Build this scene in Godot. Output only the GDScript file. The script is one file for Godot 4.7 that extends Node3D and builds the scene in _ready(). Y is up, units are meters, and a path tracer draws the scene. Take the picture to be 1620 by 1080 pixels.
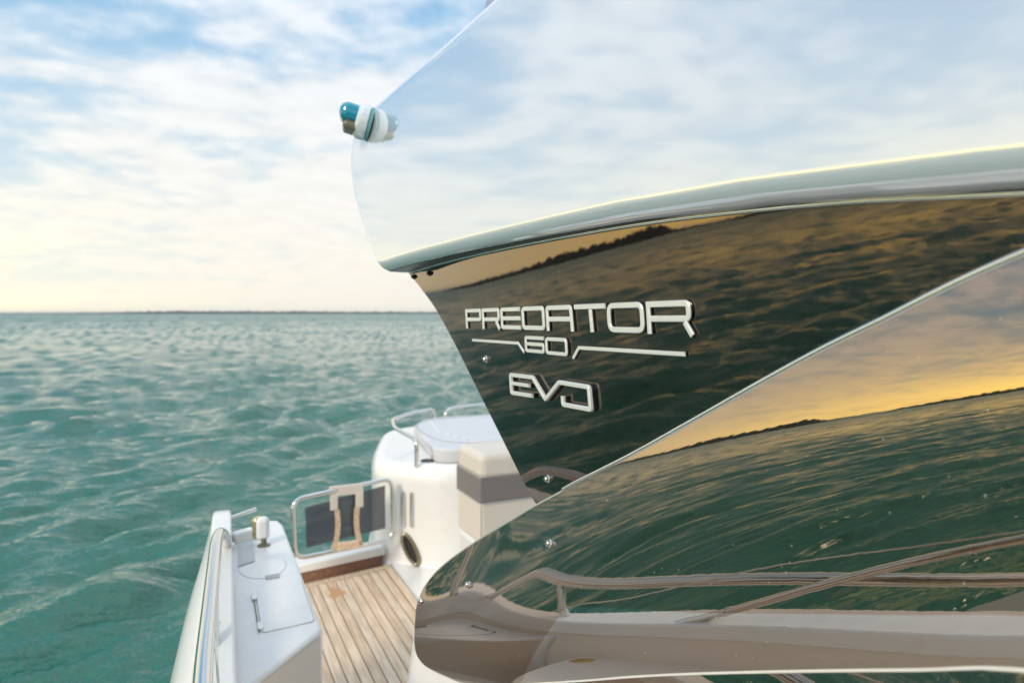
extends Node3D
# A motor yacht at anchor in a bay at dusk, seen from over the starboard side rail, looking aft.
# The boat's axes: -Z is aft, -X is starboard, +Y is up, the water lies at y = 0. Units are metres.

const EYE := Vector3(0, 3.1, 0)
var M := {}
var yacht: Node3D


# ---------------------------------------------------------------- small helpers
func lut(t: float, ks: Array, vs: Array) -> float:
	if t <= ks[0]:
		return vs[0]
	for i in range(1, ks.size()):
		if t <= ks[i]:
			return lerpf(vs[i - 1], vs[i], (t - ks[i - 1]) / (ks[i] - ks[i - 1]))
	return vs[vs.size() - 1]


func soft(t: float, ks: Array, vs: Array) -> float:
	# the same table, smoothed (Catmull-Rom with clamped ends, non-uniform tangents)
	var n := ks.size()
	if t <= ks[0]:
		return vs[0]
	if t >= ks[n - 1]:
		return vs[n - 1]
	var i := 0
	while t > ks[i + 1]:
		i += 1
	var h: float = ks[i + 1] - ks[i]
	var s: float = (vs[i + 1] - vs[i]) / h
	var m0 := s
	var m1 := s
	if i > 0:
		m0 = (vs[i + 1] - vs[i - 1]) / (ks[i + 1] - ks[i - 1])
	if i < n - 2:
		m1 = (vs[i + 2] - vs[i]) / (ks[i + 2] - ks[i])
	var u: float = (t - ks[i]) / h
	return vs[i] * (2 * u * u * u - 3 * u * u + 1) + m0 * h * (u * u * u - 2 * u * u + u) + vs[i + 1] * (-2 * u * u * u + 3 * u * u) + m1 * h * (u * u * u - u * u)


func lin(r: float, g: float, b: float) -> Color:
	return Color(r, g, b).linear_to_srgb()


func commit(st: Mesh, called: String, m: Material, parent: Node, label := "") -> MeshInstance3D:
	var o := MeshInstance3D.new()
	o.name = called
	o.mesh = st
	if m:
		o.material_override = m
	o.cast_shadow = GeometryInstance3D.SHADOW_CASTING_SETTING_ON
	parent.add_child(o, true)
	if label:
		o.set_meta("label", label)
	return o


func thing(called: String, label: String, category: String, at := Vector3.ZERO, group := "") -> Node3D:
	var o := Node3D.new()
	o.name = called
	o.position = at
	add_child(o, true)
	o.set_meta("label", label)
	o.set_meta("category", category)
	if group:
		o.set_meta("group", group)
	return o


class Shape:
	var v := PackedVector3Array()
	var n := PackedVector3Array()
	var uv := PackedVector2Array()
	var ix := PackedInt32Array()

	func tri(a: int, b: int, c: int) -> void:
		var g := (v[b] - v[a]).cross(v[c] - v[a])
		if g.dot(n[a] + n[b] + n[c]) > 0.0:
			ix.append_array([a, c, b])
		else:
			ix.append_array([a, b, c])

	func flat(pts: PackedVector3Array, hint: Vector3) -> void:
		# a convex fan of one flat face
		var g := Vector3.ZERO
		for i in range(1, pts.size() - 1):
			g += (pts[i] - pts[0]).cross(pts[i + 1] - pts[0])
		g = g.normalized()
		if g.dot(hint) < 0:
			g = -g
		var b := v.size()
		for p in pts:
			v.append(p)
			n.append(g)
			uv.append(Vector2(p.x + p.y * 0.37, p.z + p.y))
		for i in range(1, pts.size() - 1):
			tri(b, b + i, b + i + 1)

	func grid(rows: Array, hint: Vector3, scale_uv := 1.0) -> void:
		# rows of points joined into one smooth sheet; the side that looks along hint is its front
		var h := rows.size()
		var w: int = rows[0].size()
		var b := v.size()
		var sum := 0.0
		var ns := PackedVector3Array()
		for j in h:
			for i in w:
				var du: Vector3 = rows[j][mini(i + 1, w - 1)] - rows[j][maxi(i - 1, 0)]
				var dv: Vector3 = rows[mini(j + 1, h - 1)][i] - rows[maxi(j - 1, 0)][i]
				var c := du.cross(dv)
				ns.append(c)
				sum += c.normalized().dot(hint)
		var sg := 1.0 if sum >= 0 else -1.0
		for j in h:
			for i in w:
				v.append(rows[j][i])
				var q: Vector3 = ns[j * w + i] * sg
				if q.length_squared() < 1e-16:
					q = hint
				n.append(q.normalized())
				uv.append(Vector2(rows[j][i].z, rows[j][i].x + rows[j][i].y) * scale_uv)
		for j in h - 1:
			for i in w - 1:
				var a := b + j * w + i
				tri(a, a + 1, a + w + 1)
				tri(a, a + w + 1, a + w)

	func tube(path: PackedVector3Array, r: float, sides := 12, capped := true, taper := 1.0) -> void:
		var k := path.size()
		var up := Vector3.UP
		var ring0 := v.size()
		var side := Vector3.ZERO
		for i in k:
			var t := (path[mini(i + 1, k - 1)] - path[maxi(i - 1, 0)]).normalized()
			if i == 0:
				side = t.cross(up if absf(t.y) < 0.9 else Vector3.RIGHT).normalized()
			side = (side - t * side.dot(t)).normalized()
			var top := side.cross(t)
			var rr := r * lerpf(1.0, taper, float(i) / (k - 1))
			for s in sides + 1:
				var a := TAU * s / sides
				var d := side * cos(a) + top * sin(a)
				v.append(path[i] + d * rr)
				n.append(d)
				uv.append(Vector2(float(s) / sides, i))
		for i in k - 1:
			for s in sides:
				var a := ring0 + i * (sides + 1) + s
				tri(a, a + 1, a + sides + 2)
				tri(a, a + sides + 2, a + sides + 1)
		if capped:
			for e in [0, k - 1]:
				var t := (path[e] - path[1 if e == 0 else k - 2]).normalized()
				var pts := PackedVector3Array()
				for s in sides:
					pts.append(v[ring0 + e * (sides + 1) + s])
				flat(pts, t)

	func pebble(c: Vector3, half: Vector3, r: float, basis := Basis(), sub := 6) -> void:
		# a box whose edges and corners are rounded with radius r
		var inner := half - Vector3(r, r, r)
		for ax in 3:
			for sg in [-1.0, 1.0]:
				var rows := []
				var normals := PackedVector3Array()
				var b := v.size()
				var m := sub * 2 + 2
				for j in m:
					for i in m:
						var q := Vector3.ZERO
						q[ax] = half[ax] * sg
						for e in 2:
							var a := (ax + 1 + e) % 3
							var k: int = i if e == 0 else j
							var f: float = tan(PI / 4 * (float(k) / sub - 1.0)) if k <= sub else tan(PI / 4 * (float(k - sub - 1) / sub))
							q[a] = (-inner[a] + f * r) if k <= sub else (inner[a] + f * r)
						var core := q.clamp(-inner, inner)
						var d := (q - core).normalized()
						v.append(c + basis * (core + d * r))
						n.append(basis * d)
						uv.append(Vector2(q[(ax + 1) % 3], q[(ax + 2) % 3]))
				for j in m - 1:
					for i in m - 1:
						var a := b + j * m + i
						tri(a, a + 1, a + m + 1)
						tri(a, a + m + 1, a + m)

	func lathe(c: Vector3, axis: Vector3, prof: PackedVector2Array, sides := 20) -> void:
		# prof: (radius, distance along axis)
		var s0 := axis.cross(Vector3.UP if absf(axis.y) < 0.9 else Vector3.RIGHT).normalized()
		var s1 := axis.cross(s0).normalized()
		for k in prof.size() - 1:
			var a := prof[k]
			var e := prof[k + 1]
			var d := e - a
			var nn := Vector2(d.y, -d.x).normalized()
			var b := v.size()
			for s in sides + 1:
				var t := TAU * s / sides
				var dir := s0 * cos(t) + s1 * sin(t)
				for p in [a, e]:
					v.append(c + dir * p.x + axis * p.y)
					n.append((dir * nn.x + axis * nn.y).normalized())
					uv.append(Vector2(t, p.y))
			for s in sides:
				var q := b + s * 2
				tri(q, q + 1, q + 3)
				tri(q, q + 3, q + 2)

	func prism(plan: PackedVector2Array, layers: Array, top := true, bottom := false) -> void:
		# plan in (x, z); layers of (inset, y) from the bottom up, smooth round the corners that turn little
		var k := plan.size()
		var out := PackedVector2Array()
		var area := 0.0
		for i in k:
			area += plan[i].cross(plan[(i + 1) % k])
		var sg := 1.0 if area > 0 else -1.0
		for i in k:
			var e0 := (plan[i] - plan[(i + k - 1) % k]).normalized()
			var e1 := (plan[(i + 1) % k] - plan[i]).normalized()
			var n0 := Vector2(e0.y, -e0.x) * sg
			var n1 := Vector2(e1.y, -e1.x) * sg
			var m := (n0 + n1)
			out.append(m / maxf(0.3, m.length_squared() * 0.5))
		var rows := []
		for l in layers:
			var row := PackedVector3Array()
			for i in k + 1:
				var q: Vector2 = plan[i % k] - out[i % k] * l[0]
				row.append(Vector3(q.x, l[1], q.y))
			rows.append(row)
		var b := v.size()
		for j in rows.size():
			for i in k + 1:
				var o := out[i % k].normalized()
				var t0: Array = layers[maxi(j - 1, 0)]
				var t1: Array = layers[mini(j + 1, layers.size() - 1)]
				var dy: float = t1[1] - t0[1]
				var di: float = t1[0] - t0[0]
				v.append(rows[j][i])
				n.append(Vector3(o.x * dy, di, o.y * dy).normalized())
				uv.append(Vector2(i, j))
		for j in rows.size() - 1:
			for i in k:
				var a := b + j * (k + 1) + i
				tri(a, a + 1, a + k + 2)
				tri(a, a + k + 2, a + k + 1)
		for e in ([0] if bottom else []) + ([rows.size() - 1] if top else []):
			var flat2 := PackedVector2Array()
			for i in k:
				flat2.append(Vector2(rows[e][i].x, rows[e][i].z))
			var tr := Geometry2D.triangulate_polygon(flat2)
			var up := Vector3.UP if e > 0 else Vector3.DOWN
			for t in tr.size() / 3:
				flat(PackedVector3Array([rows[e][tr[t * 3]], rows[e][tr[t * 3 + 1]], rows[e][tr[t * 3 + 2]]]), up)

	func mesh_with(other: Shape, mine: Material, theirs: Material) -> ArrayMesh:
		var m := mesh()
		m.surface_set_material(0, mine)
		var a := []
		a.resize(Mesh.ARRAY_MAX)
		a[Mesh.ARRAY_VERTEX] = other.v
		a[Mesh.ARRAY_NORMAL] = other.n
		a[Mesh.ARRAY_TEX_UV] = other.uv
		a[Mesh.ARRAY_INDEX] = other.ix
		m.add_surface_from_arrays(Mesh.PRIMITIVE_TRIANGLES, a)
		m.surface_set_material(1, theirs)
		return m

	func mesh() -> ArrayMesh:
		var a := []
		a.resize(Mesh.ARRAY_MAX)
		a[Mesh.ARRAY_VERTEX] = v
		a[Mesh.ARRAY_NORMAL] = n
		a[Mesh.ARRAY_TEX_UV] = uv
		a[Mesh.ARRAY_INDEX] = ix
		var m := ArrayMesh.new()
		m.add_surface_from_arrays(Mesh.PRIMITIVE_TRIANGLES, a)
		return m


func smooth(pts: Array, per := 6) -> PackedVector3Array:
	var out := PackedVector3Array()
	var n := pts.size()
	for i in n - 1:
		var a: Vector3 = pts[maxi(i - 1, 0)]
		var b: Vector3 = pts[i]
		var c: Vector3 = pts[i + 1]
		var d: Vector3 = pts[mini(i + 2, n - 1)]
		for k in per:
			out.append(b.cubic_interpolate(c, a, d, float(k) / per))
	out.append(pts[n - 1])
	return out


func rounded(pts: Array, r: float, closed := false, per := 6) -> PackedVector3Array:
	# straight runs with bends of radius about r
	var out := PackedVector3Array()
	var n := pts.size()
	for i in n:
		if not closed and (i == 0 or i == n - 1):
			out.append(pts[i])
			continue
		var b: Vector3 = pts[i]
		var a: Vector3 = pts[(i + n - 1) % n]
		var c: Vector3 = pts[(i + 1) % n]
		var p := b + (a - b).normalized() * minf(r, (a - b).length() * 0.45)
		var q := b + (c - b).normalized() * minf(r, (c - b).length() * 0.45)
		for k in per + 1:
			var t := float(k) / per
			out.append(p.lerp(b, t).lerp(b.lerp(q, t), t))
	if closed:
		out.append(out[0])
	return out


# ---------------------------------------------------------------- sky, sea and shore
func sky_texture() -> ImageTexture:
	var w := 2000
	var h := 1000
	var noise := FastNoiseLite.new()
	noise.seed = 11
	noise.noise_type = FastNoiseLite.TYPE_SIMPLEX_SMOOTH
	noise.frequency = 1.0
	noise.fractal_octaves = 6
	noise.fractal_gain = 0.55
	noise.fractal_lacunarity = 2.1
	var broad := FastNoiseLite.new()
	broad.seed = 4
	broad.frequency = 0.45
	broad.fractal_octaves = 3
	var data := PackedFloat32Array()
	data.resize(w * h * 3)
	var at := 0
	for j in h:
		var el := (0.5 - (j + 0.5) / h) * PI
		if el < -0.01:
			for i in w:
				data[at] = 0.30
				data[at + 1] = 0.36
				data[at + 2] = 0.34
				at += 3
			continue
		var sy := sin(maxf(el, 0.0))
		var cy := cos(el)
		var e := rad_to_deg(maxf(el, 0.0))
		var low := exp(-e / 5.5)
		for i in w:
			var az := wrapf((i + 0.5) / w * TAU, -PI, PI)
			var dx := sin(az) * cy
			var dz := -cos(az) * cy
			var k := 1.0 / (sy + 0.16)
			var px := dx * k
			var pz := dz * k
			var wide := broad.get_noise_2d(px * 0.9 + 3.0, pz * 1.3)
			var warp := wide * 0.6
			var n := noise.get_noise_2d(px * 0.95 + pz * 0.35 + warp, pz * 1.55 - px * 0.35 + warp)
			var fine := noise.get_noise_2d(px * 4.2 + 9.0, pz * 5.6 + 5.0)
			# away from the afterglow, in starboard-aft bearing: 0 straight aft, 90 on the beam
			var bear := -rad_to_deg(az)
			var off := absf(wrapf(bear - 56.0, -180.0, 180.0))
			var glow := exp(-off * off / (2.0 * 21.0 * 21.0))
			var warm := glow * exp(-e / 5.2)
			var hd := (wrapf(bear - 13.0, -180.0, 180.0)) / 11.0
			var he := (e - 22.0) / 4.5
			var hole := exp(-hd * hd - he * he)
			var cover := smoothstep(-0.46, 0.48, n * 0.85 + wide * 0.55 + fine * 0.48 + 0.12 + 0.35 * low - 0.95 * hole + 0.20 * exp(-pow((bear + 16.0) / 14.0, 2.0)))
			var shade := 0.5 + 0.5 * fine
			var lift := 0.82 + 0.18 * shade + 0.38 * smoothstep(32.0, 75.0, e)
			# clear air between the clouds: deep blue aloft, pale towards the horizon
			var bt := clampf(e / 26.0, 0.0, 1.0)
			var r := lerpf(0.60, 0.17, bt)
			var g := lerpf(0.78, 0.43, bt)
			var b := lerpf(0.86, 0.72, bt)
			var cr := lift * lerpf(0.97, 0.84, bt)
			var cg := lift * lerpf(0.96, 0.91, bt)
			var cb := lift * lerpf(0.90, 1.00, bt)
			r = lerpf(r, cr, cover)
			g = lerpf(g, cg, cover)
			b = lerpf(b, cb, cover)
			# the bright veil low over the water
			var veil := exp(-e / 8.5) * 0.9
			r = lerpf(r, 0.89, veil)
			g = lerpf(g, 0.83, veil)
			b = lerpf(b, 0.715, veil)
			# afterglow
			r += warm * 2.0 * (0.7 + 0.5 * cover)
			g += warm * 1.45 * (0.7 + 0.5 * cover)
			b += warm * 0.22
			b *= 1.0 - 0.35 * warm
			data[at] = r
			data[at + 1] = g
			data[at + 2] = b
			at += 3
	return ImageTexture.create_from_image(Image.create_from_data(w, h, false, Image.FORMAT_RGBF, data.to_byte_array()))


func build_sea() -> void:
	# waves: a sum of many short-crested trains, longest first; each sharpened by a sideways shift
	var rng := RandomNumberGenerator.new()
	rng.seed = 21
	var waves := []
	var count := 54
	for i in count:
		var len := 7.5 * pow(0.16 / 7.5, float(i) / (count - 1))
		var dir := deg_to_rad(-26.0 + rng.randfn(0.0, 27.0))
		var k := TAU / len
		var slope := lut(len, [0.16, 0.35, 0.6, 1.0, 2.0, 4.0, 7.5], [0.030, 0.058, 0.084, 0.090, 0.070, 0.042, 0.028])
		waves.append([len, sin(dir) * k, -cos(dir) * k, rng.randf() * TAU, slope / k, slope])
	var P := Shape.new()
	var angles := PackedFloat32Array()
	var a := -PI
	while a < PI:
		angles.append(a)
		# bearing from aft towards port; the part in the picture is finer
		a += 0.0022 if a > -0.27 and a < 0.42 else (0.0050 if a > -1.35 and a <= -0.27 else 0.02)
	var radii := PackedFloat32Array()
	var steps := 430
	for j in steps:
		radii.append(1.0 / lerpf(1.0 / 3.2, 1.0 / 2500.0, float(j) / (steps - 1)))
	radii.append_array([4000.0, 8000.0, 16000.0])
	var w := angles.size() + 1
	for j in radii.size():
		var r := radii[j]
		var dr := r * r * (1.0 / 3.2) / steps
		for i in w:
			var t := angles[i % angles.size()]
			var x := sin(t) * r
			var z := -cos(t) * r
			var fineness := 0.0022 if t > -0.27 and t < 0.42 else (0.0050 if t > -1.35 and t <= -0.27 else 0.02)
			var cell := maxf(dr * 0.55, r * fineness)
			var y := 0.0
			var sx := 0.0
			var sz := 0.0
			var ox := 0.0
			var oz := 0.0
			for q in waves:
				if q[0] < r * fineness * 2.2:
					break
				var built := smoothstep(cell * 1.8, cell * 2.8, q[0])
				var felt := maxf(built, 0.7)
				var ph: float = q[1] * x + q[2] * z + q[3]
				var s := sin(ph)
				var c := cos(ph)
				var am: float = q[4]
				y += am * c * built
				sx -= am * q[1] * s * felt
				sz -= am * q[2] * s * felt
				ox -= s * am * q[1] * built
				oz -= s * am * q[2] * built
			var kk := 0.11
			P.v.append(Vector3(x - ox * kk, y, z - oz * kk))
			P.n.append(Vector3(-sx, 1.0, -sz).normalized())
			P.uv.append(Vector2(x, z))
	# farther off the ripples grow too small to build: each ring outwards is a little rougher
	var mesh := ArrayMesh.new()
	var from := 0
	for band in 7:
		var until := from
		while until < radii.size() - 1 and radii[until] < [14.0, 25.0, 45.0, 80.0, 150.0, 300.0, 1e6][band]:
			until += 1
		var a0 := []
		a0.resize(Mesh.ARRAY_MAX)
		a0[Mesh.ARRAY_VERTEX] = P.v.slice(from * w, (until + 1) * w)
		a0[Mesh.ARRAY_NORMAL] = P.n.slice(from * w, (until + 1) * w)
		a0[Mesh.ARRAY_TEX_UV] = P.uv.slice(from * w, (until + 1) * w)
		var ix := PackedInt32Array()
		for j in until - from:
			for i in w - 1:
				var b := j * w + i
				ix.append_array([b, b + w + 1, b + 1, b, b + w, b + w + 1])
		a0[Mesh.ARRAY_INDEX] = ix
		mesh.add_surface_from_arrays(Mesh.PRIMITIVE_TRIANGLES, a0)
		var m: StandardMaterial3D = M.sea.duplicate()
		m.roughness = [0.05, 0.07, 0.10, 0.14, 0.19, 0.24, 0.30][band]
		mesh.surface_set_material(band, m)
		from = until
	var o := commit(mesh, "sea", null, self)
	o.set_meta("kind", "structure")
	o.set_meta("label", "choppy green sea reaching out to the horizon")


func build_shore() -> void:
	# low wooded land far off, astern and to starboard: a ridge with a ragged tree line
	var noise := FastNoiseLite.new()
	noise.seed = 5
	noise.frequency = 0.9
	noise.fractal_octaves = 4
	for part in [
		["hills", 5200.0, -42.0, 19.0, [-42, -20, -6, 3, 6, 9, 19], [10.0, 17.0, 23.0, 22.0, 13.0, 9.0, 3.0], 14.0, 30.0],
		["hills", 1700.0, 19.0, 45.0, [19, 22, 26, 29, 33, 36.5, 38.5, 45], [3.0, 12.0, 15.0, 26.0, 24.0, 32.0, 8.0, 3.0], 3.0, 8.0],
		["hills", 1500.0, 42.0, 62.0, [42, 44, 47, 49.5, 52, 56, 62], [1.0, 8.0, 15.0, 19.0, 21.0, 15.0, 1.0], 3.0, 7.0],
	]:
		var P := Shape.new()
		var rows := [PackedVector3Array(), PackedVector3Array(), PackedVector3Array(), PackedVector3Array()]
		var n := 420
		for i in n + 1:
			var d: float = lerpf(part[2], part[3], float(i) / n)
			var hgt := soft(d, part[4], part[5])
			hgt *= 0.86 + 0.28 * noise.get_noise_2d(d * 1.7, 3.0) + 0.30 * noise.get_noise_2d(d * 9.0, 17.0)
			hgt = maxf(hgt, 0.4)
			var dir := Vector3(-sin(deg_to_rad(d)), 0, -cos(deg_to_rad(d)))
			rows[0].append(dir * (part[1] - part[6] * 4.0) + Vector3(0, -1, 0))
			rows[1].append(dir * part[1] + Vector3(0, hgt * 0.82, 0))
			rows[2].append(dir * (part[1] + part[6] * 3.0) + Vector3(0, hgt, 0))
			rows[3].append(dir * (part[1] + part[7] * 12.0) + Vector3(0, -1, 0))
		P.grid(rows, Vector3.UP)
		var o := commit(P.mesh(), part[0], M.land, self)
		o.set_meta("kind", "structure")


# ---------------------------------------------------------------- the boat's curved surfaces
func fin_x(y: float, z: float) -> float:
	return 0.656 - lut(z, [-2.38, -1.64, -0.82, -0.25], [0.04191, 0.05591, 0.09453, 0.10334]) * (y - 3.1)


func lip_y(z: float) -> float:
	return soft(z, [-2.6, -2.236, -1.875, -1.43, -0.926, -0.652, -0.48, -0.35, 0.2, 1.5], [3.232, 3.2358, 3.247, 3.2505, 3.245, 3.2323, 3.2193, 3.2054, 3.15, 3.04])


const GLASS := [[0, 0, 0.64905], [0, 1, -0.06538], [0, 2, 0.07739], [0, 3, 0.01186], [0, 4, -0.06144], [0, 5, 0.04221], [1, 0, 0.05976], [1, 1, -0.13208], [1, 2, -0.04026], [1, 3, 0.05467], [1, 4, -0.01792], [2, 0, 0.03593], [2, 1, -0.00848], [2, 2, 0.02829], [2, 3, -0.04088], [3, 0, 0.0266], [3, 1, -0.0317], [3, 2, 0.0019], [4, 0, 0.00641], [4, 1, 0.05859], [5, 0, -0.02953]]


func glass_raw(y: float, z: float) -> Vector3:
	# (x, dx/dy, dx/dz) of the moulded side window
	var a := (y - 2.772) / 0.328
	var b := (z + 0.984) / 0.656
	var x := 0.0
	var dy := 0.0
	var dz := 0.0
	for t in GLASS:
		var i: int = t[0]
		var j: int = t[1]
		var c: float = t[2]
		x += c * pow(a, i) * pow(b, j)
		if i:
			dy += c * i * pow(a, i - 1) * pow(b, j)
		if j:
			dz += c * j * pow(a, i) * pow(b, j - 1)
	return Vector3(x, dy / 0.328, dz / 0.656)


func glass_x(y: float, z: float) -> float:
	if z > -0.31:
		var g := glass_raw(y, -0.31)
		return g.x + clampf(g.z, -0.12, 0.12) * (z + 0.31)
	return glass_raw(y, z).x


func glass_n(y: float, z: float) -> Vector3:
	var g := glass_raw(y, minf(z, -0.31))
	return Vector3(-1, g.y, g.z).normalized()


const TOP_Z := [-1.8525, -1.849, -1.842, -1.7958, -1.7127, -1.5905, -1.4629, -1.3105, -1.2254, -1.1602, -1.0526, -0.9496, -0.7844, -0.6574, -0.557, -0.4758, -0.4097, -0.3444, -0.22]
const TOP_Y := [2.2700, 2.298, 2.3196, 2.3777, 2.4457, 2.5261, 2.5995, 2.6835, 2.7264, 2.7599, 2.8107, 2.8597, 2.9428, 3.007, 3.056, 3.0916, 3.1219, 3.1481, 3.19]
const SILL_Z := [-1.9, -1.42, -1.30, -1.105, -1.0857, -0.8982, -0.7531, -0.5423, -0.4309, -0.3359, 0.0, 1.2]
const SILL_Y := [1.9, 2.0, 2.26, 2.543, 2.5562, 2.6256, 2.6769, 2.76, 2.8041, 2.8422, 2.94, 3.05]
const BOT_Z := [-1.8525, -1.849, -1.827, -1.803, -1.7825, -1.7568, -1.7336, -1.644, -1.5229, -1.0858, -0.9028, -0.7592, -0.5482, -0.4358, -0.3398, 0.0, 1.2]
const BOT_Y := [2.2700, 2.256, 2.222, 2.188, 2.1661, 2.1567, 2.1541, 2.1691, 2.2011, 2.4171, 2.5134, 2.5866, 2.6917, 2.747, 2.7936, 2.90, 3.02]


func glass_top(z: float) -> float:
	return minf(soft(z, TOP_Z, TOP_Y), lip_y(z) - 0.012)


func sill_top(z: float) -> float:
	return maxf(glass_bottom(z), soft(z, SILL_Z, SILL_Y))


func glass_bottom(z: float) -> float:
	return soft(z, BOT_Z, BOT_Y)


func cap_in(z: float) -> float:
	return soft(z, [-3.3, -2.47, -1.97, -1.69, -1.0, 0.0, 3.0], [0.130, 0.100, 0.082, 0.073, 0.055, 0.04, 0.02])


func cap_out(z: float) -> float:
	return soft(z, [-3.3, -2.5, -2.0, -1.74, -1.0, 0.0, 3.0], [0.055, 0.016, -0.010, -0.027, -0.045, -0.06, -0.08])


func rail_x(z: float) -> float:
	return soft(z, [-2.435, -2.189, -1.82, -1.478, -1.0, 0.0, 3.0], [0.052, 0.037, 0.017, 0.0, -0.01, -0.025, -0.045])


const HARD_Z := [-3.444, -2.788, -2.214, -1.64, -0.984, -0.492, 1.23]
const HARD_X := [0.492, 0.508, 0.543, 0.580, 0.603, 0.610, 0.612]
var lean_table := PackedFloat32Array()


func hard_x(y: float, z: float) -> float:
	if lean_table.is_empty():
		var x := 0.0
		for i in 400:
			lean_table.append(x)
			x += tan(deg_to_rad(soft(i * 0.0025, [0.0, 0.049, 0.246, 0.574, 0.82], [0.0, 2.0, 5.0, 9.0, 12.0]))) * 0.0025
	var h := clampf(y - 3.24, 0.0, 0.99) / 0.0025
	var i := int(h)
	return soft(z, HARD_Z, HARD_X) + lerpf(lean_table[i], lean_table[mini(i + 1, 399)], h - i)


func hard_aft(y: float) -> float:
	return soft(y, [3.19, 3.2358, 3.3164, 3.4284, 3.5628, 3.6858, 3.7819, 3.829, 3.872], [-2.17, -2.215, -2.325, -2.465, -2.61, -2.70, -2.70, -2.62, -2.42])


func edge_round(d: float, r: float) -> float:
	if d >= r:
		return 0.0
	var t := 1.0 - maxf(d, 0.0) / r
	return r * (1.0 - sqrt(maxf(0.0, 1.0 - t * t)))


# ---------------------------------------------------------------- badge lettering
func bar(P: Shape, D: Shape, path: Array, wide: float, high: float, lay: Callable, closed := false, base := 0.0) -> void:
	# a raised chamfered stroke along a path of (along, up) points; lay(u, v, height) puts a point on the panel
	var n := path.size()
	var lefts := []
	for i in n:
		var a: Vector2 = path[(i + n - 1) % n] if (closed or i > 0) else path[0]
		var b: Vector2 = path[i]
		var c: Vector2 = path[(i + 1) % n] if (closed or i < n - 1) else path[n - 1]
		var d0 := (b - a).normalized()
		var d1 := (c - b).normalized()
		if d0 == Vector2.ZERO:
			d0 = d1
		if d1 == Vector2.ZERO:
			d1 = d0
		var m := (d0.orthogonal() + d1.orthogonal())
		lefts.append(m / maxf(0.25, m.length_squared() * 0.5))
	var ch := minf(wide * 0.12, 0.0012)
	var prof := [[-0.5 * wide, base], [-0.5 * wide, high * 0.45], [-0.5 * wide + ch * 0.7, high * 0.5], [-0.5 * wide + ch * 0.7, high - ch], [-0.5 * wide + ch * 1.7, high], [0.5 * wide - ch * 1.7, high], [0.5 * wide - ch * 0.7, high - ch], [0.5 * wide - ch * 0.7, high * 0.5], [0.5 * wide, high * 0.45], [0.5 * wide, base]]
	var ring := func(i: int) -> PackedVector3Array:
		var out := PackedVector3Array()
		for q in prof:
			var p: Vector2 = path[i] + lefts[i] * q[0]
			out.append(lay.call(p.x, p.y, q[1]))
		return out
	var last := n if closed else n - 1
	var mid: Vector3 = lay.call(path[0].x, path[0].y, 1.0) - lay.call(path[0].x, path[0].y, 0.0)
	for i in last:
		var r0: PackedVector3Array = ring.call(i)
		var r1: PackedVector3Array = ring.call((i + 1) % n)
		var c := Vector3.ZERO
		for q in r0:
			c += q / (2.0 * r0.size())
		for q in r1:
			c += q / (2.0 * r1.size())
		c -= mid.normalized() * high
		for k in prof.size() - 1:
			var f := PackedVector3Array([r0[k], r0[k + 1], r1[k + 1], r1[k]])
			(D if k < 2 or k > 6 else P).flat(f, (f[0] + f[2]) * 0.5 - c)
	if not closed:
		for e in [0, n - 1]:
			var r: PackedVector3Array = ring.call(e)
			var d: Vector2 = path[1] - path[0] if e == 0 else path[n - 2] - path[n - 1]
			var q: Vector3 = lay.call(path[e].x - d.x, path[e].y - d.y, 0.0) - lay.call(path[e].x, path[e].y, 0.0)
			D.flat(PackedVector3Array([r[0], r[1], r[8], r[9]]), q)
			P.flat(PackedVector3Array([r[2], r[3], r[4], r[5], r[6], r[7]]), q)


func corners(path: Array, r: float, closed: bool, which := []) -> Array:
	# cut the path's corners into small arcs
	var out := []
	var n := path.size()
	for i in n:
		var b: Vector2 = path[i]
		if (not closed and (i == 0 or i == n - 1)) or (which.size() and not which.has(i)):
			out.append(b)
			continue
		var a: Vector2 = path[(i + n - 1) % n]
		var c: Vector2 = path[(i + 1) % n]
		var p := b + (a - b).normalized() * r
		var q := b + (c - b).normalized() * r
		for k in 5:
			var t := k / 4.0
			out.append(p.lerp(b, t).lerp(b.lerp(q, t), t))
	return out


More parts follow.
